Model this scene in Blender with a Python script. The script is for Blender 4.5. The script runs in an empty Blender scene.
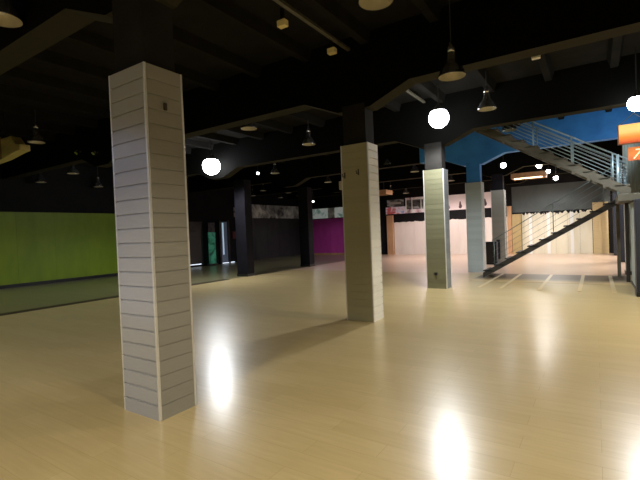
import bpy, bmesh, math, random
from mathutils import Vector, Matrix
random.seed(7)
COL = bpy.context.scene.collection
R = math.radians

# ------------------------------------------------------------------ helpers
def box(bm, x0, x1, y0, y1, z0, z1):
    v = [bm.verts.new(p) for p in ((x0,y0,z0),(x1,y0,z0),(x1,y1,z0),(x0,y1,z0),(x0,y0,z1),(x1,y0,z1),(x1,y1,z1),(x0,y1,z1))]
    for f in ((0,3,2,1),(4,5,6,7),(0,1,5,4),(1,2,6,5),(2,3,7,6),(3,0,4,7)):
        bm.faces.new([v[i] for i in f])

def prism(bm, poly, axis, a, b):
    """poly: list of 2D points, extruded from a to b along axis ('x','y','z')"""
    def P(p, t):
        return {'x': (t, p[0], p[1]), 'y': (p[0], t, p[1]), 'z': (p[0], p[1], t)}[axis]
    va = [bm.verts.new(P(p, a)) for p in poly]; vb = [bm.verts.new(P(p, b)) for p in poly]
    n = len(poly)
    bm.faces.new(va); bm.faces.new(vb[::-1])
    for i in range(n):
        bm.faces.new((va[i], vb[i], vb[(i+1) % n], va[(i+1) % n]))

def tube(bm, p, q, r, seg=8):
    p = Vector(p); q = Vector(q); d = (q-p).normalized()
    u = d.orthogonal().normalized(); w = d.cross(u)
    va, vb = [], []
    for i in range(seg):
        t = 2*math.pi*i/seg; o = (u*math.cos(t)+w*math.sin(t))*r
        va.append(bm.verts.new(p+o)); vb.append(bm.verts.new(q+o))
    bm.faces.new(va[::-1]); bm.faces.new(vb)
    for i in range(seg):
        bm.faces.new((va[i], va[(i+1) % seg], vb[(i+1) % seg], vb[i]))

def lathe(bm, prof, seg=28, cap=False):
    rings = []
    for r, z in prof:
        if r < 1e-5: rings.append([bm.verts.new((0, 0, z))])
        else: rings.append([bm.verts.new((r*math.cos(2*math.pi*i/seg), r*math.sin(2*math.pi*i/seg), z)) for i in range(seg)])
    for a, b in zip(rings, rings[1:]):
        for i in range(seg):
            j = (i+1) % seg
            if len(a) == 1 and len(b) == 1: continue
            if len(a) == 1: bm.faces.new((a[0], b[j], b[i]))
            elif len(b) == 1: bm.faces.new((a[i], a[j], b[0]))
            else: bm.faces.new((a[i], a[j], b[j], b[i]))

def obj(name, bm, m, parent=None, smooth=False, bevel=0):
    bmesh.ops.recalc_face_normals(bm, faces=bm.faces)
    me = bpy.data.meshes.new(name); bm.to_mesh(me); bm.free()
    me.materials.append(m)
    if smooth:
        for p in me.polygons: p.use_smooth = True
    o = bpy.data.objects.new(name, me); COL.objects.link(o)
    if parent: o.parent = parent
    if bevel:
        b = o.modifiers.new('bevel', 'BEVEL'); b.width = bevel; b.segments = 2; b.limit_method = 'ANGLE'
    return o

def boxo(name, dims, m, parent=None, bevel=0):
    bm = bmesh.new(); box(bm, *dims); return obj(name, bm, m, parent, bevel=bevel)

def tag(o, label, cat, group=None, kind=None):
    o['label'] = label; o['category'] = cat
    if group: o['group'] = group
    if kind: o['kind'] = kind
    return o

def thing(name, label, cat, loc=(0, 0, 0), rz=0, group=None):
    o = bpy.data.objects.new(name, None); COL.objects.link(o)
    o.empty_display_size = .2
    o.location = loc; o.rotation_euler = (0, 0, rz)
    return tag(o, label, cat, group)

def struct(o):
    o['kind'] = 'structure'; return o

def dup(root, loc, label, group=None, rot=None):
    r = root.copy(); COL.objects.link(r); r.location = loc; r['label'] = label
    if rot is not None: r.rotation_euler = rot
    if group: r['group'] = group
    for ch in list(root.children):
        c = ch.copy(); COL.objects.link(c); c.parent = r
        for g in ch.children:
            d = g.copy(); COL.objects.link(d); d.parent = c
    return r

# ------------------------------------------------------------------ materials
def mat(name, col, rough=.6, metal=0, emit=None, estr=0, coat=0, spec=.5):
    m = bpy.data.materials.new(name); m.use_nodes = True
    b = m.node_tree.nodes['Principled BSDF']
    b.inputs['Base Color'].default_value = (*col, 1); b.inputs['Roughness'].default_value = rough
    b.inputs['Metallic'].default_value = metal; b.inputs['Coat Weight'].default_value = coat
    b.inputs['Specular IOR Level'].default_value = spec
    if emit:
        b.inputs['Emission Color'].default_value = (*emit, 1); b.inputs['Emission Strength'].default_value = estr
    return m

class NT:
    def __init__(s, m): s.t = m.node_tree; s.b = s.t.nodes['Principled BSDF']
    def n(s, kind, **kw):
        x = s.t.nodes.new(kind)
        for k, v in kw.items(): setattr(x, k, v)
        return x
    def l(s, a, b): s.t.links.new(a, b)

def noisy(name, c0, c1, scale=(1, 1, 1), ns=6, rough=.6, metal=0, coat=0, detail=4, spec=.5):
    m = mat(name, c0, rough, metal, coat=coat, spec=spec); N = NT(m)
    tc = N.n('ShaderNodeTexCoord'); mp = N.n('ShaderNodeMapping'); mp.inputs['Scale'].default_value = scale
    no = N.n('ShaderNodeTexNoise'); no.inputs['Scale'].default_value = ns; no.inputs['Detail'].default_value = detail
    cr = N.n('ShaderNodeValToRGB'); cr.color_ramp.elements[0].position = .3; cr.color_ramp.elements[1].position = .7
    cr.color_ramp.elements[0].color = (*c0, 1); cr.color_ramp.elements[1].color = (*c1, 1)
    N.l(tc.outputs['Object'], mp.inputs['Vector']); N.l(mp.outputs[0], no.inputs['Vector'])
    N.l(no.outputs['Fac'], cr.inputs[0]); N.l(cr.outputs[0], N.b.inputs['Base Color'])
    return m

def wood_floor(name, c0, c1, cm, rough=.2, coat=.3):
    m = mat(name, c0, rough, coat=coat); N = NT(m)
    tc = N.n('ShaderNodeTexCoord')
    br = N.n('ShaderNodeTexBrick'); br.offset = .37
    br.inputs['Color1'].default_value = (*c0, 1); br.inputs['Color2'].default_value = (*c1, 1); br.inputs['Mortar'].default_value = (*cm, 1)
    br.inputs['Scale'].default_value = 1; br.inputs['Brick Width'].default_value = 1.25; br.inputs['Row Height'].default_value = .19
    br.inputs['Mortar Size'].default_value = .0022; br.inputs['Mortar Smooth'].default_value = .6; br.inputs['Bias'].default_value = 0
    N.l(tc.outputs['Object'], br.inputs['Vector'])
    mp = N.n('ShaderNodeMapping'); mp.inputs['Scale'].default_value = (1.2, 14, 1)
    no = N.n('ShaderNodeTexNoise'); no.inputs['Scale'].default_value = 2.2; no.inputs['Detail'].default_value = 5
    N.l(tc.outputs['Object'], mp.inputs['Vector']); N.l(mp.outputs[0], no.inputs['Vector'])
    cr = N.n('ShaderNodeValToRGB'); cr.color_ramp.elements[0].position = .25; cr.color_ramp.elements[1].position = .75
    cr.color_ramp.elements[0].color = (.90, .89, .87, 1); cr.color_ramp.elements[1].color = (1.03, 1.03, 1.03, 1)
    N.l(no.outputs['Fac'], cr.inputs[0])
    mx = N.n('ShaderNodeMix', data_type='RGBA', blend_type='MULTIPLY'); mx.inputs[0].default_value = 1
    N.l(br.outputs['Color'], mx.inputs[6]); N.l(cr.outputs[0], mx.inputs[7])
    N.l(mx.outputs[2], N.b.inputs['Base Color'])
    N.b.inputs['Coat Roughness'].default_value = .2
    return m

def slat_mat(name, col, var, seed, pitch):
    """panel board whose rows differ a little in tone"""
    m = mat(name, col, .5, spec=.35); N = NT(m)
    tc = N.n('ShaderNodeTexCoord'); sx = N.n('ShaderNodeSeparateXYZ'); N.l(tc.outputs['Object'], sx.inputs[0])
    dv = N.n('ShaderNodeMath', operation='DIVIDE'); dv.inputs[1].default_value = pitch; N.l(sx.outputs['Z'], dv.inputs[0])
    fl = N.n('ShaderNodeMath', operation='FLOOR'); N.l(dv.outputs[0], fl.inputs[0])
    ad = N.n('ShaderNodeMath', operation='ADD'); ad.inputs[1].default_value = seed; N.l(fl.outputs[0], ad.inputs[0])
    wn = N.n('ShaderNodeTexWhiteNoise', noise_dimensions='1D'); N.l(ad.outputs[0], wn.inputs['W'])
    cr = N.n('ShaderNodeValToRGB')
    cr.color_ramp.elements[0].color = (*[c*(1-var) for c in col], 1); cr.color_ramp.elements[1].color = (*[min(1, c*(1+var)) for c in col], 1)
    N.l(wn.outputs['Value'], cr.inputs[0])
    mp = N.n('ShaderNodeMapping'); mp.inputs['Scale'].default_value = (3, 3, 30)
    no = N.n('ShaderNodeTexNoise'); no.inputs['Scale'].default_value = 3
    N.l(tc.outputs['Object'], mp.inputs['Vector']); N.l(mp.outputs[0], no.inputs['Vector'])
    c2 = N.n('ShaderNodeValToRGB'); c2.color_ramp.elements[0].color = (.86, .86, .86, 1); c2.color_ramp.elements[1].color = (1, 1, 1, 1)
    N.l(no.outputs['Fac'], c2.inputs[0])
    mx = N.n('ShaderNodeMix', data_type='RGBA', blend_type='MULTIPLY'); mx.inputs[0].default_value = 1
    N.l(cr.outputs[0], mx.inputs[6]); N.l(c2.outputs[0], mx.inputs[7]); N.l(mx.outputs[2], N.b.inputs['Base Color'])
    return m

M = {}
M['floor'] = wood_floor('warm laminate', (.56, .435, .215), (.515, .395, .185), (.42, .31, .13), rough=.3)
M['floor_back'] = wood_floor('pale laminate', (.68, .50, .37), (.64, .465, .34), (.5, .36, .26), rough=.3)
M['floor_left'] = wood_floor('laminate with painted shade', (.21, .19, .10), (.18, .165, .085), (.10, .09, .05), rough=.3)  # same wood as the main floor, shade painted in as darker colour
M['ceiling'] = noisy('black painted ceiling', (.013, .0125, .011), (.018, .017, .015), ns=3, rough=.9, spec=.03)
M['wallblack'] = noisy('black painted wall', (.005, .005, .006), (.009, .0085, .009), ns=2, rough=.7, spec=.2)
M['beam'] = noisy('dark painted concrete', (.032, .031, .023), (.048, .045, .033), ns=4, rough=.8, spec=.2)
def beam_mat(name, side, lit_soffit):  # underside lighter: floor bounce painted into the colour
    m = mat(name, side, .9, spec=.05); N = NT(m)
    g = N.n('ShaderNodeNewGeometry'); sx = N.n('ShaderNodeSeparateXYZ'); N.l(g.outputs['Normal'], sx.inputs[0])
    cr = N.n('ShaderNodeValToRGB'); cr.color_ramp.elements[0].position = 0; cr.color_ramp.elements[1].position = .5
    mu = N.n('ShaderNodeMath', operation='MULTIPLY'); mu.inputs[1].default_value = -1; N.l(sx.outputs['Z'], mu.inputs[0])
    cr.color_ramp.elements[0].color = (*side, 1); cr.color_ramp.elements[1].color = (*lit_soffit, 1)
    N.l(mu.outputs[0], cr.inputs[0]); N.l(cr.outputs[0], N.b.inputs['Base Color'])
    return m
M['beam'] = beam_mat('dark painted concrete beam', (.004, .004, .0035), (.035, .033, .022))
M['blackpillar'] = noisy('black painted concrete', (.005, .0045, .007), (.009, .008, .012), ns=4, rough=.7, spec=.15)
M['core'] = noisy('dark column concrete', (.014, .013, .011), (.022, .02, .017), ns=4, rough=.8, spec=.2)
M['navypillar'] = noisy('blue black pillar', (.018, .022, .032), (.028, .032, .045), ns=4, rough=.5, spec=.3)
M['blue'] = noisy('bright blue paint', (.03, .20, .58), (.05, .29, .75), ns=2.2, rough=.6)
M['green'] = noisy('lime green paint', (.17, .27, .003), (.22, .33, .004), scale=(1, 1, .3), ns=3, rough=.5)
M['magenta'] = noisy('magenta paint', (.55, .05, .36), (.64, .07, .44), scale=(1, 1, .3), ns=4, rough=.5)
M['greyboard'] = noisy('charcoal board', (.035, .035, .037), (.05, .05, .05), scale=(1, 1, .3), ns=4, rough=.5)
M['whiteboard'] = noisy('cream white board', (.78, .70, .62), (.86, .80, .72), scale=(1, 1, .25), ns=3, rough=.45)
M['creamboard'] = noisy('cream yellow board', (.74, .70, .52), (.84, .80, .64), scale=(1, 1, .25), ns=3, rough=.45)
M['whitestrip'] = mat('white strip', (.9, .92, .88), .4)
M['greywall'] = noisy('grey green plaster', (.085, .10, .10), (.12, .135, .13), ns=1.5, rough=.8)
M['tan'] = noisy('tan timber', (.52, .30, .15), (.62, .37, .20), scale=(6, 6, 1), ns=3, rough=.5)
M['khaki'] = noisy('khaki timber', (.45, .34, .15), (.55, .42, .2), scale=(6, 6, 1), ns=3, rough=.5)
M['canopy'] = noisy('yellow timber', (.50, .42, .14), (.62, .52, .2), scale=(1, 6, 6), ns=3, rough=.5)
M['brown'] = noisy('brown timber', (.25, .14, .04), (.3, .18, .05), scale=(1, 6, 6), ns=3, rough=.5)
M['trim'] = mat('satin aluminium', (.75, .74, .70), .35, metal=.3)
M['groove'] = mat('dark groove', (.10, .09, .07), .7)
M['steel'] = mat('brushed steel', (.55, .62, .62), .35, metal=.7)
M['railblue'] = mat('pale blue steel', (.36, .50, .56), .35, metal=.4)
M['railgreen'] = mat('dull green steel', (.16, .21, .19), .5, metal=.3)
M['stringer'] = noisy('olive grey steel', (.085, .08, .055), (.12, .11, .08), ns=5, rough=.55, metal=.2)
M['stringerdark'] = noisy('dark brown steel', (.030, .026, .022), (.045, .04, .032), ns=5, rough=.5, metal=.2)
M['greymetal'] = noisy('ribbed grey metal', (.40, .45, .41), (.5, .55, .5), scale=(40, 40, .5), ns=1, rough=.6)
M['chrome'] = mat('polished aluminium', (.55, .55, .55), .22, metal=.9)
M['reflector'] = mat('beige enamel reflector', (.52, .48, .36), .35, metal=.2)
M['socket'] = mat('dark socket', (.06, .06, .06), .5, metal=.3)
M['bulboff'] = mat('frosted bulb', (.75, .72, .62), .3)
M['black'] = mat('black plastic', (.012, .012, .012), .4)
M['brownbox'] = mat('brown plastic', (.06, .04, .02), .5)
M['whitebox'] = mat('cream plastic', (.6, .55, .42), .5)
M['pinkprint'] = None

def printmat(name, cols, scale=(1, 1, 1), ns=2.0, rough=.5, emit=0):
    m = mat(name, cols[0], rough); N = NT(m)
    tc = N.n('ShaderNodeTexCoord'); mp = N.n('ShaderNodeMapping'); mp.inputs['Scale'].default_value = scale
    no = N.n('ShaderNodeTexNoise'); no.inputs['Scale'].default_value = ns; no.inputs['Detail'].default_value = 3
    no.inputs['Distortion'].default_value = .8
    cr = N.n('ShaderNodeValToRGB'); cr.color_ramp.interpolation = 'EASE'
    els = cr.color_ramp.elements
    while len(els) < len(cols): els.new(.5)
    for i, c in enumerate(cols):
        els[i].position = .32+.36*i/(len(cols)-1); els[i].color = (*c, 1)
    N.l(tc.outputs['Object'], mp.inputs['Vector']); N.l(mp.outputs[0], no.inputs['Vector'])
    N.l(no.outputs['Fac'], cr.inputs[0]); N.l(cr.outputs[0], N.b.inputs['Base Color'])
    if emit:  # prints given a slight glow in place of lamp light
        N.l(cr.outputs[0], N.b.inputs['Emission Color']); N.b.inputs['Emission Strength'].default_value = emit
    return m

# ------------------------------------------------------------------ room
XL, XR, YF, YB, H = -17.2, 3.6, -5.0, 23.7, 4.7
def quad(name, pts, m):
    bm = bmesh.new(); bm.faces.new([bm.verts.new(p) for p in pts])
    me = bpy.data.meshes.new(name); bm.to_mesh(me); bm.free(); me.materials.append(m)
    o = bpy.data.objects.new(name, me); COL.objects.link(o); return struct(o)
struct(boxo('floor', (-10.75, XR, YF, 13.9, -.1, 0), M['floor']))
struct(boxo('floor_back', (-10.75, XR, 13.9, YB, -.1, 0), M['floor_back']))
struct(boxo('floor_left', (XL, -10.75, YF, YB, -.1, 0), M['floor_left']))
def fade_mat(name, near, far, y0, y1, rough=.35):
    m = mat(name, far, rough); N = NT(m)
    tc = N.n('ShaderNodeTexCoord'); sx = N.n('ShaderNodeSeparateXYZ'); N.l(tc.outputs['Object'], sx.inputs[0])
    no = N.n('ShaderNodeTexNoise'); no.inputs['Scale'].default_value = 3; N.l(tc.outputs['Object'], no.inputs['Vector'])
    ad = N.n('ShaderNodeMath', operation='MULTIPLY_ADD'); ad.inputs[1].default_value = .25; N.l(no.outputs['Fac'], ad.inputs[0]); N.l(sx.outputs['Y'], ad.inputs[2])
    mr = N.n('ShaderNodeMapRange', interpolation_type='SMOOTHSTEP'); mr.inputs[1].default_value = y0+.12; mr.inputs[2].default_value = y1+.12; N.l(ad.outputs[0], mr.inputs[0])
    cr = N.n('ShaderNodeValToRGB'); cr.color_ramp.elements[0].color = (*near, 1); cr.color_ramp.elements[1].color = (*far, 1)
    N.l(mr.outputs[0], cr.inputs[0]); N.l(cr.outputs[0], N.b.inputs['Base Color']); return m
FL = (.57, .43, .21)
struct(boxo('trim_4', (-2.95, .66, 12.0, 13.92, 0, .004), fade_mat('painted stair shadow', FL, (.13, .10, .065), 12.0, 12.9)))  # dark band painted for the shadow under the stair flights
pale = fade_mat('pale fading floor strip', FL, (.68, .58, .38), 10.6, 13.2)  # fades from pale to floor colour towards the near end
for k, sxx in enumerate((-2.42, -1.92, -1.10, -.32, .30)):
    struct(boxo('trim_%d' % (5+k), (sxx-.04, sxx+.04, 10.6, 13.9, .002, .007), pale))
struct(boxo('trim_1', (-10.95, -10.62, YF, 10.4, .001, .006), mat('dark brown floor strip', (.045, .030, .016), .45)))
# ceiling: continuous ribbed slab, ribs run along the depth of the hall
bm = bmesh.new()
prof = [(XL-.2, H+.25), (XL-.2, H+.02)]
x = XL-.2
while x < XR-1.2:
    prof += [(x+.42, H+.02), (x+.47, H-.16), (x+.60, H-.16), (x+.65, H+.02)]
    x += 1.15
prof += [(XR+.2, H+.02), (XR+.2, H+.25)]
va = [bm.verts.new((p[0], YF-.2, p[1])) for p in prof]; vb = [bm.verts.new((p[0], YB+.2, p[1])) for p in prof]
for i in range(len(prof)):
    j = (i+1) % len(prof); bm.faces.new((va[i], va[j], vb[j], vb[i]))
struct(obj('ceiling', bm, M['ceiling']))
struct(boxo('wall_left', (XL-.15, XL, YF, YB, 0, H+.02), M['wallblack']))
struct(boxo('wall_right', (XR, XR+.15, YF, YB, 0, H+.02), M['wallblack']))
struct(boxo('wall_front', (XL, XR, YF-.15, YF, 0, H+.02), M['greywall']))
struct(boxo('wall_back', (XL, XR, YB, YB+.15, 0, H+.02), M['wallblack']))

# ------------------------------------------------------------------ beams across the hall (haunched at the pillars)
PY = [2.11+4.06*k for k in range(6)]
def beam(y0, x0, x1, centers, m, label, zt=H+.02):
    pts = [(x0, zt)]
    lower = []
    for c in centers:
        for dx, z in ((-.98, 3.80), (-.30, 3.52), (.30, 3.52), (.98, 3.80)):
            lower.append((c+dx, z))
    lower = [p for p in sorted(lower) if x0 < p[0] < x1]
    def zat(xx):
        for c in centers:
            d = abs(xx-c)
            if d < .98: return 3.52+max(0, d-.30)/.68*.28
        return 3.80
    pts = [(x0, zt), (x0, zat(x0))]+lower+[(x1, zat(x1)), (x1, zt)]
    bm = bmesh.new(); prism(bm, pts, 'y', y0, y0+.3)
    o = obj('ceiling_beam', bm, m)
    return tag(o, label, 'beam', 'haunched beams across the hall')
CX = [-18.5, -10.92, -3.32]
lab = ['dark haunched concrete beam over the nearest white slatted pillar', 'dark haunched concrete beam over the slatted pillar with two hooks',
       'dark haunched concrete beam over the third slatted pillar', None,
       'dark concrete beam just beyond the blue one, over the fifth pillar', 'farthest dark concrete beam, just before the back wall']
for k, y in enumerate(PY):
    if k == 3: continue
    beam(y+.05, XL, XR, CX, M['beam'], lab[k])
beam(PY[3]+.05, -5.1, XR, CX, M['blue'], 'blue painted haunched concrete beam behind the staircase railing')
beam(PY[3]+.05, XL, -5.1, CX, M['beam'], 'unlit dark concrete beam in line with the blue one')

# ------------------------------------------------------------------ slatted pillars
W, D, PH, NS = .51, .38, 2.94, 24
PITCH = PH/NS
TRW = .022
def slat_panel_bm(width, gd=.010, gh=.012):
    """panel in XZ plane facing -Y, x 0..width, front at y=0, grooves are real"""
    bm = bmesh.new()
    prof = [(.018, 0), (0, 0)]
    for i in range(1, NS):
        z = i*PITCH
        prof += [(0, z-gh/2), (gd, z-gh/2), (gd, z+gh/2), (0, z+gh/2)]
    prof += [(0, PH), (.018, PH)]
    prism(bm, prof, 'x', 0, width)
    return bm
def slatted_pillar(y, label, colA, colB, seed, var=.06, core=None, ga=(.010, .012), gb=(.003, .005)):  # one slatwall throughout; face tints carry the fall of light
    dx = .045 if seed == 1 else .012
    x0, x1, y0, y1 = -3.07-W+dx, -3.07+dx, y, y+D
    t = thing('slatted_pillar', label, 'pillar', (x0, y0, 0), 0, 'row of slat clad pillars')
    ma = slat_mat('slat front light tint %d' % seed, colA, var, seed, PITCH)
    mb = slat_mat('slat side light tint %d' % seed, colB, var, seed+50, PITCH)
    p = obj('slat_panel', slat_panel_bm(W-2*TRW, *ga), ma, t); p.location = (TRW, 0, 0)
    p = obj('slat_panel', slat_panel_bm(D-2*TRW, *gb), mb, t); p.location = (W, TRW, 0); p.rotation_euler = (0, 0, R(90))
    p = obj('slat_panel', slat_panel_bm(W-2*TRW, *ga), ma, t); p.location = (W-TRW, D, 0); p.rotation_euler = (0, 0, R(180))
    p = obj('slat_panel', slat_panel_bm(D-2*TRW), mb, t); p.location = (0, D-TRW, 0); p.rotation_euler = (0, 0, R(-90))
    for cx, cy in ((0, 0), (W-TRW, 0), (0, D-TRW), (W-TRW, D-TRW)):
        boxo('corner_trim', (cx, cx+TRW, cy, cy+TRW, 0, PH+.004), M['trim'], t, bevel=.004)
    boxo('cap', (TRW, W-TRW, TRW, D-TRW, PH-.03, PH-.012), M['groove'], t)
    boxo('column_core', (.045, W-.045, .04, D-.04, 0, 3.6), core or M['core'], t)
    return t
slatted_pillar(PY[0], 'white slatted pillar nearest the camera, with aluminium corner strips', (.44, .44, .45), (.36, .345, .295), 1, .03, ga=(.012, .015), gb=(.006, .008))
slatted_pillar(PY[1], 'second slatted pillar with two small hooks near its top', (.47, .44, .28), (.92, .91, .84), 2, .04, ga=(.005, .007), gb=(.014, .018))
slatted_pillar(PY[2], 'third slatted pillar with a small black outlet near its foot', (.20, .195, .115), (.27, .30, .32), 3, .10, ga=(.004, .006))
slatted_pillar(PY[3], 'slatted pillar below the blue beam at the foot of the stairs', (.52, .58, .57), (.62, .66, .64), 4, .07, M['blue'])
slatted_pillar(PY[4], 'slatted pillar just behind the foot of the stairs', (.34, .35, .31), (.22, .22, .19), 5, .04, M['blackpillar'])

def small(name, dims, m, label, cat, bevel=.003, group=None):
    return tag(boxo(name, dims, m, bevel=bevel), label, cat, group)
# small fittings on the pillars
small('sensor_box', (-3.025, -3.003, PY[0]+.17, PY[0]+.195, 2.585, 2.645), M['brownbox'], 'small brown box high on the nearest white pillar', 'box')
small('power_outlet', (-3.36, -3.29, PY[2]-.02, PY[2], .33, .40), M['black'], 'small black outlet near the foot of the third pillar', 'outlet')
def hook(x, z, label):
    t = thing('wall_hook', label, 'hook', (x, PY[1], z), 0, 'hooks on the second pillar')
    boxo('back_plate', (-.012, .012, -.008, 0, -.05, .05), M['brownbox'], t, bevel=.003)
    bm = bmesh.new(); tube(bm, (0, -.008, -.02), (0, -.07, -.03), .007); tube(bm, (0, -.07, -.03), (0, -.085, .02), .007)
    obj('prong', bm, M['brownbox'], t)
hook(-3.50, 2.44, 'left small metal hook near the top of the khaki pillar')
hook(-3.24, 2.47, 'right small metal hook near the top of the khaki pillar')
small('junction_box', (-3.64, -3.58, PY[1]+.03, PY[1]+.12, 2.22, 2.36), M['whitebox'], 'small cream junction box on left edge of the khaki pillar', 'box')

# black square pillars of the other rows
def plain_pillar(x, y, m, label, w=.51, d=.38, group='plain black pillars', ztop=3.55):
    t = thing('square_pillar', label, 'pillar', (x, y, 0), 0, group)
    boxo('shaft', (0, w, 0, d, 0, ztop), m, t, bevel=.012)
    boxo('plinth', (-.012, w+.012, -.012, d+.012, 0, .09), M['black'], t, bevel=.004)
    return t
plain_pillar(-11.17, PY[2]+1.1, M['blackpillar'], 'black square pillar under the bright lamp on the left')
plain_pillar(-11.17, PY[3]+1.05, M['blackpillar'], 'black square pillar standing before the magenta boards')
plain_pillar(-11.17, PY[4]+1.1, M['blackpillar'], 'black square pillar hidden mostly behind the khaki pillar')
plain_pillar(-11.17, PY[5], M['blackpillar'], 'black square pillar close to the tan upright at back wall')
g = 'navy pillars along the right side'
plain_pillar(.65, PY[2]-.02, M['navypillar'], 'short navy pillar under the landing at the right edge', group=g, ztop=1.91)
plain_pillar(.65, PY[4]+.2, M['navypillar'], 'navy pillar seen just beyond the landing', group=g)
plain_pillar(.65, PY[5]-.3, M['navypillar'], 'farthest navy pillar, beside the cream slatted upright', group=g)
# pillar carrying ribbed grey cladding behind the landing
t = thing('clad_pillar', 'pillar with ribbed grey metal cladding rising behind the stair landing', 'pillar', (.68, PY[3], 0))
bm = bmesh.new(); pr = []
n = 9
for i in range(n):
    a = i*.62/n; pr += [(a, 0), (a+.035, 0), (a+.045, -.02), (a+.06, -.02)]
pr += [(.62, 0), (.62, .38), (0, .38)]
prism(bm, pr, 'z', 0, 3.6); obj('cladding', bm, M['greymetal'], t)
boxo('plinth', (-.02, .64, -.04, .40, 0, .1), M['black'], t)

# ------------------------------------------------------------------ boarded partitions
def partition(name, label, axis, fixed, a0, a1, z1, m, bw=1.22, t=.04, sgn=1, skirt=None, gap=.006, jag=0, strips=(), z0=0.0):
    """row of upright boards. axis 'x' (faces -Y at y=fixed) or 'y' (faces +X at x=fixed)"""
    root = thing(name, label, 'partition', (0, 0, 0))
    n = max(1, round((a1-a0)/bw)); w = (a1-a0)/n
    for i in range(n):
        s, e = a0+i*w+gap/2, a0+(i+1)*w-gap/2
        bm = bmesh.new()
        top = [(e, z1), (s, z1)]
        if jag:
            k = 8; top = [(e-(e-s)*j/k, z1+random.uniform(-jag, jag*.4)) for j in range(k+1)]
        poly = [(s, z0), (e, z0)]+top
        if axis == 'x': prism(bm, poly, 'y', fixed-t, fixed)
        else: prism(bm, poly, 'x', fixed, fixed+t)
        obj('board', bm, m, root)
    for sx in strips:
        boxo('cover_strip', (sx-.07, sx+.07, fixed-t-.012, fixed-t, z0, z1-.03), M['whitestrip'], root)
    if skirt:
        if axis == 'x': boxo('skirting', (a0, a1, fixed-t-.02, fixed-t, 0, .12), skirt, root)
        else: boxo('skirting', (fixed+t, fixed+t+.02, a0, a1, 0, .12), skirt, root)
    return root
partition('green_partition', 'lime green boarded partition along the left wall', 'y', XL, -1.0, 11.6, 2.66, M['green'], skirt=M['black'], gap=.003)
partition('charcoal_partition', 'dark charcoal boards between doorway and corner, under the grey mural strip', 'y', XL, 17.9, YB-.1, 2.5, M['greyboard'], gap=.012)
partition('magenta_partition', 'magenta boarded partition on the back wall', 'x', YB, -16.1, -11.9, 2.40, M['magenta'], gap=.008, skirt=M['tan'])
partition('white_partition', 'white boarded partition behind the row of pillars', 'x', YB, -10.15, -3.8, 1.95, M['whiteboard'], jag=.04)
partition('cream_partition', 'cream boarded partition with white strips seen through the stairs', 'x', YB, -3.15, -.12, 2.05, M['creamboard'], jag=.12, strips=(-2.75, -1.95, -.95), bw=.5)
# plaster wall above the cream boards
tag(boxo('plaster_panel', (-3.59, .6, YB-.016, YB-.002, 2.12, 3.45), M['greywall']), 'grey green plaster above the cream boards behind the stairs', 'wall panel')
# uprights
def upright(label, x0, x1, h, m, rows=0, y=YB):
    t = thing('timber_upright', label, 'upright', (x0, y-.22, 0), 0, 'timber uprights on the back wall')
    w = x1-x0
    bm = bmesh.new()
    pr = [(.2, 0), (0, 0)]
    n = int(h/.17)
    for i in range(1, n):
        z = i*h/n; pr += [(0, z-.006), (.012, z-.006), (.012, z+.006), (0, z+.006)]
    pr += [(0, h), (.2, h)]
    prism(bm, pr, 'x', 0, w); obj('slat_board', bm, m, t)
    boxo('cap', (-.01, w+.01, -.01, .2, h, h+.02), m, t)
upright('tan timber upright left of the white boards', -10.55, -10.17, 2.34, M['tan'])
upright('narrow tan timber upright right of the grey pillar', -3.80, -3.60, 2.45, M['tan'])
upright('khaki slatted upright beside the narrow tan one', -3.58, -3.17, 2.02, M['khaki'])
upright('cream slatted upright at the right end of the cream boards', -.10, .50, 2.38, M['canopy'] if False else noisy('cream slats', (.62, .48, .24), (.72, .57, .30), scale=(1, 1, 20), ns=3))

# ------------------------------------------------------------------ mural strips
def mural(label, axis, a0, a1, z0, z1, mats, widths, fixed, name='mural_strip'):
    root = thing(name, label, 'mural')
    a = a0
    tot = sum(widths)
    for m, w in zip(mats, widths):
        e = a+(a1-a0)*w/tot
        if axis == 'x': boxo('print_panel', (a+.005, e-.005, fixed-.05, fixed-.002, z0, z1), m, root)
        else: boxo('print_panel', (fixed+.002, fixed+.05, a+.005, e-.005, z0, z1), m, root)
        a = e
    return root
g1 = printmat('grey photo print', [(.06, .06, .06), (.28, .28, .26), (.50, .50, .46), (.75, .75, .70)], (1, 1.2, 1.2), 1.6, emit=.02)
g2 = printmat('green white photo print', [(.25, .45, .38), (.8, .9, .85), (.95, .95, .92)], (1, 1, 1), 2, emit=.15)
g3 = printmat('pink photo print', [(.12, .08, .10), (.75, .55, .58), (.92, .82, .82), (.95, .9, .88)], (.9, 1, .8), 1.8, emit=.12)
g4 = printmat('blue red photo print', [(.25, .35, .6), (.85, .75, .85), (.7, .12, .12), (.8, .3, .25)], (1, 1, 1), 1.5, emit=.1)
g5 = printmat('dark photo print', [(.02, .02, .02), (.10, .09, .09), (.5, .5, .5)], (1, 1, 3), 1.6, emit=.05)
mural('grey photographic mural strip above the charcoal boards', 'y', 18.6, YB-.15, 2.53, 3.35, [g1, g1, g1], [1, 1, 1], XL)
mural('pale green photographic mural strip above the magenta boards', 'x', -16.1, -12.2, 2.44, 3.1, [g2, g1, g2], [1.2, .5, 2], YB)
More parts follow.
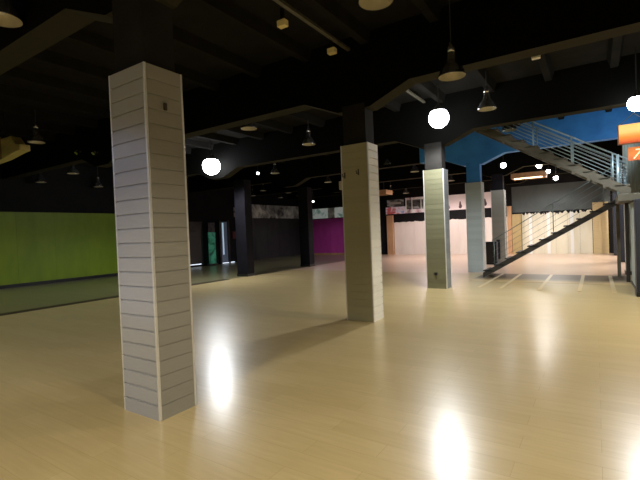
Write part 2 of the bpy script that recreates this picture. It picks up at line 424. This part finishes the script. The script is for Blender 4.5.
def mural_right():
    root = thing('mural_strip', 'pink and white photographic mural strip left of the third pillar', 'mural')
    y = YB
    boxo('print_panel', (-10.55, -9.5, y-.05, y-.002, 2.86, 3.30), g5, root)
    boxo('print_panel', (-10.65, -9.4, y-.055, y-.002, 2.44, 2.86), g4, root)
    boxo('print_panel', (-9.38, -8.2, y-.05, y-.002, 2.44, 3.34), g3, root)
    f = boxo('print_panel', (-9.3, -8.3, y-.058, y-.05, 2.66, 3.2), g5, root)
    # pale bars of the printed frame
    for bx in (-9.36, -9.0, -8.45): boxo('pale_bar', (bx, bx+.06, y-.066, y-.058, 2.5, 3.34), M['whitestrip'], root)
    boxo('pale_bar', (-9.0, -8.4, y-.066, y-.058, 3.2, 3.26), M['whitestrip'], root)
    # pale wordless streak on the dark print
    boxo('pale_bar', (-10.42, -9.65, y-.06, y-.05, 3.02, 3.14), mat('pale grey', (.5, .5, .48), .5), root)
mural_right()
def mural_mid():
    root = thing('mural_strip', 'pale pink mural strip with small dark figures between third and fourth pillars', 'mural')
    boxo('print_panel', (-7.9, -4.0, YB-.05, YB-.002, 2.46, 3.30), mat('pale pink print', (.85, .72, .70), .5, emit=(.85, .66, .62), estr=.18), root)  # pale pink print also glows a little, brightness put into the colour
    dk = mat('dark figure print', (.10, .06, .07), .6)
    rd = mat('rose print', (.6, .2, .2), .6)
    for i, (fx, fz, s) in enumerate(((-7.4, 2.7, .2), (-6.85, 2.62, .16), (-6.2, 2.66, .2), (-5.75, 2.6, .15), (-4.9, 2.7, .2), (-4.4, 2.62, .16))):
        bm = bmesh.new()
        pts = [(fx+s*.5*math.cos(a)*(.6 if math.sin(a) > 0 else 1), fz+s*1.3*math.sin(a)*(1 if math.sin(a) > 0 else .5)) for a in [2*math.pi*j/14 for j in range(14)]]
        prism(bm, pts, 'y', YB-.056, YB-.05)
        obj('printed_figure', bm, dk if i % 3 else rd, root)
mural_mid()

# ------------------------------------------------------------------ doorway on the left wall with glass, banner and small notices
d = boxo('door_1', (XL, XL+.05, 13.0, 15.0, .06, 2.32), mat('dark glazing panel', (.008, .009, .012), .3)); struct(d)
t = thing('display_banner', 'green and teal banner standing in the dark doorway', 'banner', (XL+.3, 15.35, 0))
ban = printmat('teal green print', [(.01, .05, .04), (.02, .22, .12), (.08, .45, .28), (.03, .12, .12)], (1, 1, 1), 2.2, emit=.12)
boxo('banner_sheet', (0, .03, -.24, .24, .10, 1.75), ban, t)
boxo('head_print', (.0, .035, -.22, .22, 1.76, 2.25), printmat('head print', [(.02, .02, .03), (.12, .1, .12), (.05, .05, .08)], (1, 1, 1), 4), t)
boxo('foot', (-.12, .15, -.28, .28, 0, .10), M['black'], t)
w1 = boxo('window_1', (XL, XL+.04, 16.25, 16.75, .1, 2.3), mat('lit glass sliver', (.2, .25, .35), .1, emit=(.35, .45, .62), estr=.04)); struct(w1)
boxo('jamb', (XL, XL+.09, 16.12, 16.25, 0, 2.4), M['black'], w1); boxo('jamb', (XL, XL+.09, 16.75, 16.88, 0, 2.4), M['black'], w1)
boxo('bright_edge', (XL+.04, XL+.06, 16.38, 16.46, .5, 2.25), mat('daylight gap', (.6, .75, .9), .3, emit=(.6, .8, 1), estr=.5), w1)
glow = mat('daylight under door', (.7, .8, .9), .3, emit=(.75, .85, 1), estr=1.2)
struct(boxo('trim_2', (XL+.05, XL+.08, 13.4, 14.8, .10, .14), glow))
struct(boxo('trim_3', (XL+.05, XL+.08, 16.3, 17.2, .02, .06), glow))
nm = mat('grey notice', (.30, .30, .29), .6)
small('wall_notice', (XL+.002, XL+.02, 17.35, 17.75, 2.90, 3.12), nm, 'small grey wall notice, upper of two left of mural', 'notice', group='pair of grey notices')
small('wall_notice', (XL+.002, XL+.02, 17.35, 17.75, 2.58, 2.84), nm, 'small grey wall notice, lower of two left of mural', 'notice', group='pair of grey notices')
small('fire_alarm', (XL, XL+.06, 17.15, 17.4, 1.35, 1.75), mat('dull red', (.16, .02, .02), .5), 'small dull red box on the wall beside the doorway', 'box')

# ------------------------------------------------------------------ timber canopies hung from the ceiling
# (left one: closed, with a sloped end)
t = thing('hanging_canopy', 'yellow timber canopy box with sloped end hanging at the left edge', 'canopy', (-11.98, 4.28, 3.48))
bm = bmesh.new()
prism(bm, [(-1.8, .02), (.2, .08), (.95, .15), (1.17, .16), (1.17, .29), (.95, .33), (.72, .54), (-1.8, .60)], 'y', .0, .22); obj('box_body', bm, M['canopy'], t, bevel=.01)
boxo('end_panel', (-1.8, .2, -.02, 0, .07, .60), M['brown'], t)
for hx in (.1, -1.2):
    boxo('hanger', (hx, hx+.04, .1, .14, .5, H+.02-3.48), M['black'], t)
def frame_canopy(label, loc, L, Wd, m, lit=None, rz=0):
    t = thing('hanging_canopy', label, 'canopy', loc, rz)
    h = .22
    boxo('side_rail', (0, L, 0, .06, 0, h), m, t); boxo('side_rail', (0, L, Wd-.06, Wd, 0, h), m, t)
    boxo('end_rail', (0, .06, .06, Wd-.06, 0, h), m, t); boxo('end_rail', (L-.06, L, .06, Wd-.06, 0, h), m, t)
    for hx in (.1, L-.14):
        boxo('hanger', (hx, hx+.03, .015, .045, h, H+.02-loc[2]), M['black'], t)
    if lit: boxo('light_strip', (.12, L-.12, .10, .18, -.03, .03), lit, t)
    return t
frame_canopy('small timber canopy frame hanging over the tan upright', (-9.6, 19.2, 3.28), 1.0, .8, M['tan'])
warm = mat('warm strip light', (1, .8, .5), .4, emit=(1, .72, .42), estr=7)
frame_canopy('lit timber canopy frame hanging beyond the stairs', (-3.1, 20.4, 3.55), 1.35, 1.0, M['tan'], warm)

# ------------------------------------------------------------------ staircase
def flight(root, x0, z0, x1, z1, y0, y1, ms, n, mt, th=.2):
    """two stringers, open treads"""
    for yy, nm in ((y0, 'stringer'), (y1-.05, 'stringer')):
        bm = bmesh.new(); prism(bm, [(x0, z0), (x1, z1), (x1, z1+th), (x0, z0+th)], 'y', yy, yy+.05); obj(nm, bm, ms, root)
    for i in range(n):
        f = (i+.5)/n; x = x0+(x1-x0)*f; z = z0+(z1-z0)*f+th
        boxo('tread', (x-.14, x+.14, y0+.0, y1-.0, z-.05, z-.015), mt, root, bevel=.004)
def railing(root, x0, z0, x1, z1, y, h, nr, posts, m, r=.011, base=0):
    bm_ = bmesh.new(); tube(bm_, (x0, y, z0+h), (x1, y, z1+h), r*1.5); rt = obj('handrail', bm_, m, root, smooth=True)
    for i in range(1, nr):
        hh = h*i/nr
        bm_ = bmesh.new(); tube(bm_, (x0, y, z0+hh), (x1, y, z1+hh), r*.6, 6); obj('rail_bar', bm_, m, root, smooth=True)
    for px in posts:
        z = z0+(z1-z0)*(px-x0)/(x1-x0)
        bm_ = bmesh.new(); tube(bm_, (px, y, z-.02), (px, y, z+h+.01), r*1.5); obj('baluster_post', bm_, m, root, smooth=True)

st = thing('staircase', 'steel half-turn staircase with open treads, landing and rod railings', 'staircase')
# lower flight
flight(st, -2.76, -.0, .46, 1.90, 12.75, 13.65, M['stringerdark'], 11, M['black'], th=.15)
railing(st, -2.65, .2, .44, 2.08, 13.62, .85, 5, (-2.6, -1.0, .2), M['railgreen'], r=.008)
# landing
boxo('landing', (.42, 1.9, 11.25, 13.7, 1.92, 2.08), M['stringer'], st, bevel=.01)
# upper flight
flight(st, .66, 2.0, -2.86, 4.2, 11.3, 12.1, M['stringer'], 12, M['stringer'], th=.20)
railing(st, .62, 2.2, -2.6, 4.21, 11.33, .62, 7, (-2.4, -1.2, -.42, .35), M['railblue'])
railing(st, .62, 2.2, -2.6, 4.21, 12.17, .62, 7, (-2.4, -1.2, -.42, .35), M['railblue'])
# tread brackets below the upper flight
for i in range(11):
    f = (i+.6)/12; x = .66-3.52*f; z = 1.98+2.2*f
    boxo('tread_bracket', (x-.03, x+.03, 11.28, 11.31, z-.035, z+.03), M['stringer'], st)
boxo('top_platform', (-4.6, -2.8, 11.2, 12.3, 4.18, 4.34), M['ceiling'], st)
boxo('support_post', (.60, .68, 12.55, 12.63, 0, 1.92), M['stringerdark'], st)
boxo('support_post', (.46, .54, 13.55, 13.63, 0, 1.92), M['stringer'], st)
for px, py, zz in ((.44, 11.33, 2.95), (.52, 12.17, 2.85), (.62, 12.5, 2.8)):
    bm = bmesh.new(); tube(bm, (px, py, 2.05), (px, py, zz), .03); obj('newel_post', bm, M['railblue'], st, smooth=True)
# ribbed screen under the landing's near side
t = thing('metal_screen', 'ribbed grey metal screen standing under the stair landing at right', 'screen', (.70, 10.7, 0))
bm = bmesh.new(); pr = []
for i in range(12):
    a = i*1.8/12; pr += [(a, 0), (a+.1, 0), (a+.11, .02), (a+.14, .02)]
prism(bm, [(y_, -x_) for x_, y_ in []] or [(p[1], p[0]) for p in pr]+[(.05, 1.8), (.05, 0)], 'z', 0, 1.9)
obj('screen_sheet', bm, M['greymetal'], t)
boxo('bottom_channel', (-.02, .06, 0, 1.8, 0, .05), M['black'], t)

# ------------------------------------------------------------------ orange light boxes at the right
def grad_emit(name, stops, z0, z1, s):
    m = mat(name, stops[0], .5); N = NT(m)
    tc = N.n('ShaderNodeTexCoord'); sx = N.n('ShaderNodeSeparateXYZ'); N.l(tc.outputs['Object'], sx.inputs[0])
    mr = N.n('ShaderNodeMapRange'); mr.inputs[1].default_value = z0; mr.inputs[2].default_value = z1; N.l(sx.outputs['Z'], mr.inputs[0])
    cr = N.n('ShaderNodeValToRGB'); els = cr.color_ramp.elements
    while len(els) < len(stops): els.new(.5)
    for i, c in enumerate(stops): els[i].position = i/(len(stops)-1); els[i].color = (*c, 1)
    N.l(mr.outputs[0], cr.inputs[0]); N.l(cr.outputs[0], N.b.inputs['Emission Color']); N.l(cr.outputs[0], N.b.inputs['Base Color'])
    N.b.inputs['Emission Strength'].default_value = s
    return m
lb = grad_emit('orange lit acrylic', [(.55, .07, .02), (.95, .28, .04), (1, .62, .20), (1, .60, .16)], 0, .42, 1.0)
t = thing('hanging_lightbox', 'glowing orange light box hanging from wires above the stair landing', 'sign', (.50, 11.9, 3.26))
boxo('acrylic_face', (0, 1.7, 0, .02, 0, .42), lb, t)
boxo('housing', (0, 1.7, .02, .1, 0, .42), M['greymetal'], t)
boxo('frame', (-.02, 1.72, .02, .12, -.02, .0), M['tan'], t); boxo('frame', (-.025, 0, .0, .12, -.02, .43), M['tan'], t)
for a, b in (((.0, .05, .42), (.28, .05, .66)), ((.56, .05, .42), (.28, .05, .66)), ((.28, .05, .66), (.28, .05, 1.42))):
    bm = bmesh.new(); tube(bm, a, b, .008, 6); obj('hanging_wire', bm, M['steel'], t)
t = thing('number_sign', 'smaller glowing orange sign with pale numeral below the light box', 'sign', (.66, 11.9, 2.85))
boxo('acrylic_face', (0, 1.1, 0, .02, 0, .30), grad_emit('orange lit acrylic low', [(.55, .12, .03), (.85, .25, .05), (.7, .2, .04)], 0, .3, .8), t)
boxo('housing', (0, 1.1, .02, .08, 0, .30), M['greymetal'], t)
fc = bpy.data.curves.new('numeral', 'FONT'); fc.body = '70'; fc.size = .32; fc.extrude = .004; fc.shear = .3
tmp = bpy.data.objects.new('numeral_source', fc); COL.objects.link(tmp)
fo = bpy.data.objects.new('numeral', bpy.data.meshes.new_from_object(tmp)); COL.objects.link(fo); bpy.data.objects.remove(tmp)
fo.data.materials.append(mat('pale numeral', (1, .8, .5), .5, emit=(1, .78, .45), estr=1.0))
fo.parent = t; fo.location = (.06, -.006, .035); fo.rotation_euler = (R(90), 0, 0)
for wx in (.15, .9):
    bm = bmesh.new(); tube(bm, (wx, .04, .3), (wx, .04, .385), .006, 6); obj('hanging_wire', bm, M['steel'], t)

# ------------------------------------------------------------------ pendant lamps
LZ = 3.9
def lamp_proto():
    t = thing('pendant_lamp', '', 'lamp', (0, 0, LZ))
    bm = bmesh.new()
    lathe(bm, [(.185, 0), (.19, .012), (.178, .03), (.165, .07), (.14, .12), (.105, .165), (.075, .20), (.062, .24), (.058, .30), (.05, .34)])
    obj('shade', bm, M['chrome'], t, smooth=True)
    bm = bmesh.new()
    lathe(bm, [(.18, .004), (.17, .03), (.155, .07), (.13, .115), (.095, .16), (.06, .19), (0, .20)])
    rf = obj('reflector', bm, M['reflector'], t, smooth=True)
    bm = bmesh.new(); lathe(bm, [(0, .335), (.052, .335), (.052, .40), (.03, .43), (.03, .47), (0, .47)]); obj('socket', bm, M['chrome'], t, smooth=True)
    bm = bmesh.new(); tube(bm, (0, 0, .46), (0, 0, H+.02-LZ), .009, 6); obj('rod', bm, M['socket'], t)
    bm = bmesh.new(); lathe(bm, [(0, .06), (.03, .065), (.045, .09), (.04, .13), (.02, .17), (.02, .195)], 16); obj('bulb', bm, M['bulboff'], rf, smooth=True)
    return t
proto = lamp_proto()
G = 'bell shaped pendant lamps under the black ceiling'
LAMPS = [
 (-5.23, 1.97, 'unlit metal pendant lamp cut by the top left corner'),
 (-1.87, 4.10, 'unlit pendant lamp overhead at the top edge, right of centre'),
 (-1.85, 6.87, 'unlit bell pendant lamp right above the bright white globe lamp'),
 (-1.81, 9.21, 'shiny unlit bell pendant lamp in front of the black ceiling, above the stair top'),
 (-1.77, 11.66, 'shiny pendant lamp hanging over the upper stair railing'),
 (-6.48, 7.13, 'unlit pendant lamp to the upper right of the left bright globe'),
 (-6.45, 9.46, 'unlit pendant lamp just left of the khaki pillar\'s dark top'),
 (-11.02, 4.72, 'shiny pendant lamp beside the yellow canopy box'),
 (-15.81, 21.83, 'tiny pendant lamp above the right end of the grey mural'),
 (-15.2, 7.62, 'pendant lamp halfway along the green partition, in the dark'),
 (-17.0, 7.2, 'faint pendant lamp low above the left part of the green partition'),
 (-16.9, 9.1, 'faint pendant lamp above the right part of the green partition'),
 (-10.5, 12.95, 'dim pendant lamp right beside the small lit lamp'),
 (-10.77, 14.62, 'unlit pendant lamp between the two black pillars'),
 (-15.1, 17.55, 'tiny far pendant lamp above the left half of the grey mural'),
 (-15.0, 19.67, 'tiny far pendant lamp above the right half of the grey mural'),
 (-16.6, 18.6, 'tiny pendant lamp low above the left end of the grey mural'),
 (-16.6, 20.9, 'tiny pendant lamp low above the centre of the grey mural'),
 (-10.7, 17.2, 'pendant lamp just left of the khaki pillar, above the magenta boards'),
 (-6.34, 14.42, 'bell pendant lamp just right of the khaki pillar'),
 (-6.31, 17.08, 'bell pendant lamp just left of the third pillar'),
 (-9.6, 22.0, 'small pendant lamp over the tan upright on the back wall'),
 (-8.9, 22.8, 'small pendant lamp over the pink and white mural'),
 (-6.17, 21.97, 'small pendant lamp between the third and fourth pillars'),
]
LOWER = {(-1.85, 6.87): (-1.61, 5.94, 3.58), (-17.0, 7.2): (-16.75, 7.25, 3.72), (-16.9, 9.1): (-16.86, 9.42, 3.72),
         (-16.6, 18.6): (-16.55, 18.3, 3.78), (-16.6, 20.9): (-16.5, 20.8, 3.78), (-9.6, 22.0): (-9.57, 22.0, 3.6), (-8.9, 22.8): (-8.9, 22.6, 3.52)}
for i, (x, y, lb_) in enumerate(LAMPS):
    z = LZ
    if (x, y) in LOWER: x, y, z = LOWER[(x, y)]
    if i == 0:
        o = proto; o.location = (x, y, z); o['label'] = lb_; o['group'] = G
    else:
        o = dup(proto, (x, y, z), lb_, G, rot=(0, 0, random.uniform(0, 6)))
    if z != LZ:
        for c in o.children:
            if c.name.startswith('rod'):
                k = (H+.02-z-.46)/(H+.02-LZ-.46); c.scale = (1, 1, k); c.location = (0, 0, .46-.46*k)

def point_down(name, x, y, z, power, col, rad, size=150, blend=.35, parent=None):
    li = bpy.data.lights.new(name, 'SPOT'); li.energy = power; li.color = col; li.shadow_soft_size = rad
    li.spot_size = R(size); li.spot_blend = blend
    o = bpy.data.objects.new(name, li); COL.objects.link(o); o.location = (x, y, z)
    if parent:
        o.parent = parent
    return o
def lit_lamp(x, y, z, r, label, strength, power, col=(1, .96, .9), lrad=None, cat_group='lit globe lamps', size=160):
    t = thing('pendant_globe', label, 'lamp', (x, y, z), 0, cat_group)
    e = mat('lit globe', (1, 1, 1), .4, emit=col, estr=strength)
    bm = bmesh.new(); bmesh.ops.create_uvsphere(bm, u_segments=24, v_segments=16, radius=r); obj('globe', bm, e, t, smooth=True)
    bm = bmesh.new(); lathe(bm, [(r*.75, r*.68), (r*.6, r*.95), (r*.3, r*1.2), (.03, r*1.25+.05), (0, r*1.25+.05)]); obj('shade', bm, M['chrome'], t, smooth=True)
    bm = bmesh.new(); tube(bm, (0, 0, r*1.25), (0, 0, H+.02-z), .01, 6); obj('rod', bm, M['socket'], t)
    if power:
        point_down('lamp_light', 0, 0, -r-.02, power, col, lrad or r, size, parent=t)
    return t
COOL = (.93, .96, 1.0); WARM = (1, .90, .72)
lit_lamp(-10.65, 9.81, 3.86, .29, 'dazzling white globe lamp on the left, above the first black pillar', 30, 520, COOL)  # globe enlarged to imitate the lamp's glare
lit_lamp(-2.87, 9.40, 3.95, .22, 'dazzling white globe lamp between the second and third pillars', 30, 460, COOL, lrad=.09)  # oversized globe stands for glare here too
lit_lamp(.70, 9.9, 3.68, .15, 'bright lamp cut by the right edge of the picture', 30, 260, COOL)
lit_lamp(-2.86, 17.2, 3.77, .10, 'lit lamp beyond the blue beam, above the pillar behind the stair foot', 25, 30, COOL)
lit_lamp(-1.80, 18.6, 3.78, .10, 'lit lamp beyond the stairs, just under the upper flight', 25, 300, (1, .93, .88), lrad=.2)
lit_lamp(-1.72, 21.6, 3.85, .09, 'small lit lamp, upper of the pair over the cream boards', 20, 80, COOL, cat_group='pair of small lit lamps')
lit_lamp(-1.45, 21.9, 3.55, .10, 'small lit lamp, lower of the pair over the cream boards', 20, 80, COOL, cat_group='pair of small lit lamps')
lit_lamp(-10.83, 12.32, 3.88, .05, 'small lit lamp just left of a dim pendant, beyond the first black pillar', 15, 0, COOL)
lit_lamp(-13.5, 20.0, 3.3, .05, 'tiny lit lamp over the magenta boards', 15, 60, COOL)
lit_lamp(-6.5, 20.2, 3.9, .12, 'added fill lamp hidden behind the third pillar', 10, 750, (1, .85, .85), lrad=.4)  # unseen fill lamp added to light the back of the hall
# lamps behind and beside the photographer; last two are unseen fills added beyond the stairs
lit_lamp(-2.2, -1.8, 3.95, .16, 'lit globe lamp behind the photographer', 15, 620, WARM, size=138)
lit_lamp(.6, 1.6, 3.95, .16, 'lit globe lamp overhead beside the photographer', 15, 260, WARM, size=140)
lit_lamp(-7.6, -1.0, 3.95, .16, 'lit globe lamp at left behind the photographer', 15, 420, (.92, .94, 1), size=138)
lit_lamp(2.4, 7.0, 3.95, .16, 'lit globe lamp right of the view', 15, 800, WARM, size=150)
lit_lamp(-14.5, 1.8, 3.95, .16, 'lit globe lamp left of the view by the green partition', 15, 260, WARM)
lit_lamp(2.5, 16.5, 3.95, .16, 'unseen fill globe added beyond the stairs at right', 15, 800, (1, .93, .9))
lit_lamp(2.5, 20.6, 3.95, .16, 'unseen fill globe added in the far right corner', 15, 1100, (1, .9, .82))

# ------------------------------------------------------------------ ceiling fittings
def ceil_box(x, y, label, m=M['whitebox']):
    t = thing('emergency_light', label, 'light', (x, y, 4.46), 0, 'small yellowish emergency lights on the ceiling')
    boxo('housing', (-.07, .07, -.05, .05, 0, .09), m, t, bevel=.01)
    boxo('hanger', (-.02, .02, -.02, .02, .09, .26), M['black'], t)
ye = mat('yellowed plastic', (.55, .42, .14), .5, emit=(.6, .42, .12), estr=.10)
ceil_box(-3.67, 4.84, 'yellowed emergency light on the ceiling, nearer one of the pair', ye)
ceil_box(-3.59, 6.06, 'yellowed emergency light on the ceiling, farther one of the pair', ye)
ceil_box(-.82, 8.54, 'small pale ceiling box above the staircase', M['whitebox'])
ceil_box(-4.8, 11.3, 'small pale ceiling box left of the right bright globe', M['whitebox'])
t = thing('cable_tray', 'thin dark cable track running along the ceiling past the emergency lights', 'cable track', (-3.36, 2.6, 4.5))
boxo('channel', (-.03, .03, 0, 7.3, 0, .04), M['stringer'], t); boxo('hanger', (-.01, .01, 1, 1.04, .04, .22), M['black'], t); boxo('hanger', (-.01, .01, 6, 6.04, .04, .22), M['black'], t)

def beam_spot(x, z, label):
    t = thing('spotlight', label, 'light', (x, PY[1]+.05, z), 0, 'tiny spotlights on the beam at left')
    boxo('bracket', (-.02, .02, -.06, 0, -.02, .02), M['socket'], t)
    bm = bmesh.new(); tube(bm, (0, -.06, .02), (0, -.13, -.06), .05, 14); obj('lamp_head', bm, M['chrome'], t)
beam_spot(-11.95, 4.02, 'tiny dim spotlight fixed to the dark beam, left of two beside the nearest pillar')
beam_spot(-11.08, 3.89, 'tiny dim spotlight fixed to the dark beam, right of two beside the nearest pillar')
t = thing('floor_cabinet', 'low dark cabinet standing between the fourth and fifth pillars', 'cabinet', (-3.62, 17.2, 0))
boxo('body', (0, .42, 0, .3, 0, .88), M['navypillar'], t, bevel=.008); dr = boxo('door', (.02, .40, -.02, 0, .05, .84), M['black'], t); boxo('handle', (.34, .36, -.04, -.02, .4, .55), M['steel'], dr)
small('cable_cover', (-3.40, -3.27, PY[4]-.03, PY[4], .12, .92), M['navypillar'], 'dark blue upright cover strip low on the dull grey pillar', 'cover')
# ------------------------------------------------------------------ added fill lights for the blue beam and nearest pillar
def spot_at(name, loc, target, power, col, size, rad=.1):
    o = point_down(name, *loc, power, col, rad, size, .5)
    d = Vector(target)-Vector(loc); o.rotation_euler = d.to_track_quat('-Z', 'Y').to_euler()
    return o
spot_at('beam_fill_light', (1.2, 12.6, 3.2), (-1.6, 14.3, 4.3), 70, (.75, .9, 1), 120)
spot_at('pillar_fill_light', (-6.0, -3.6, 3.6), (-3.35, 2.1, 1.65), 300, (.55, .65, 1), 15)

# ------------------------------------------------------------------ world and camera
w = bpy.data.worlds.new('world'); bpy.context.scene.world = w; w.use_nodes = True
w.node_tree.nodes['Background'].inputs[0].default_value = (.5, .55, .6, 1); w.node_tree.nodes['Background'].inputs[1].default_value = .02

cam = bpy.data.cameras.new('camera'); co = bpy.data.objects.new('camera', cam); COL.objects.link(co)
cam.sensor_width = 36; cam.lens = 420/640*36; cam.clip_start = .05
p = math.atan(7.4/420); th = .04
F = Vector((-.549*math.cos(p), .836*math.cos(p), -math.sin(p))).normalized()
R0 = Vector((.836, .549, 0)).normalized(); U0 = R0.cross(F)
Rc = R0*math.cos(th)-U0*math.sin(th); Uc = R0*math.sin(th)+U0*math.cos(th)
m3 = Matrix((Rc, Uc, -F)).transposed()
co.matrix_world = Matrix.Translation((0, 0, 1.5)) @ m3.to_4x4()
sc = bpy.context.scene; sc.camera = co
sc.view_settings.view_transform = 'Standard'; sc.view_settings.exposure = 0
sc.cycles.use_denoising = True; sc.cycles.max_bounces = 6; sc.cycles.sample_clamp_indirect = 6
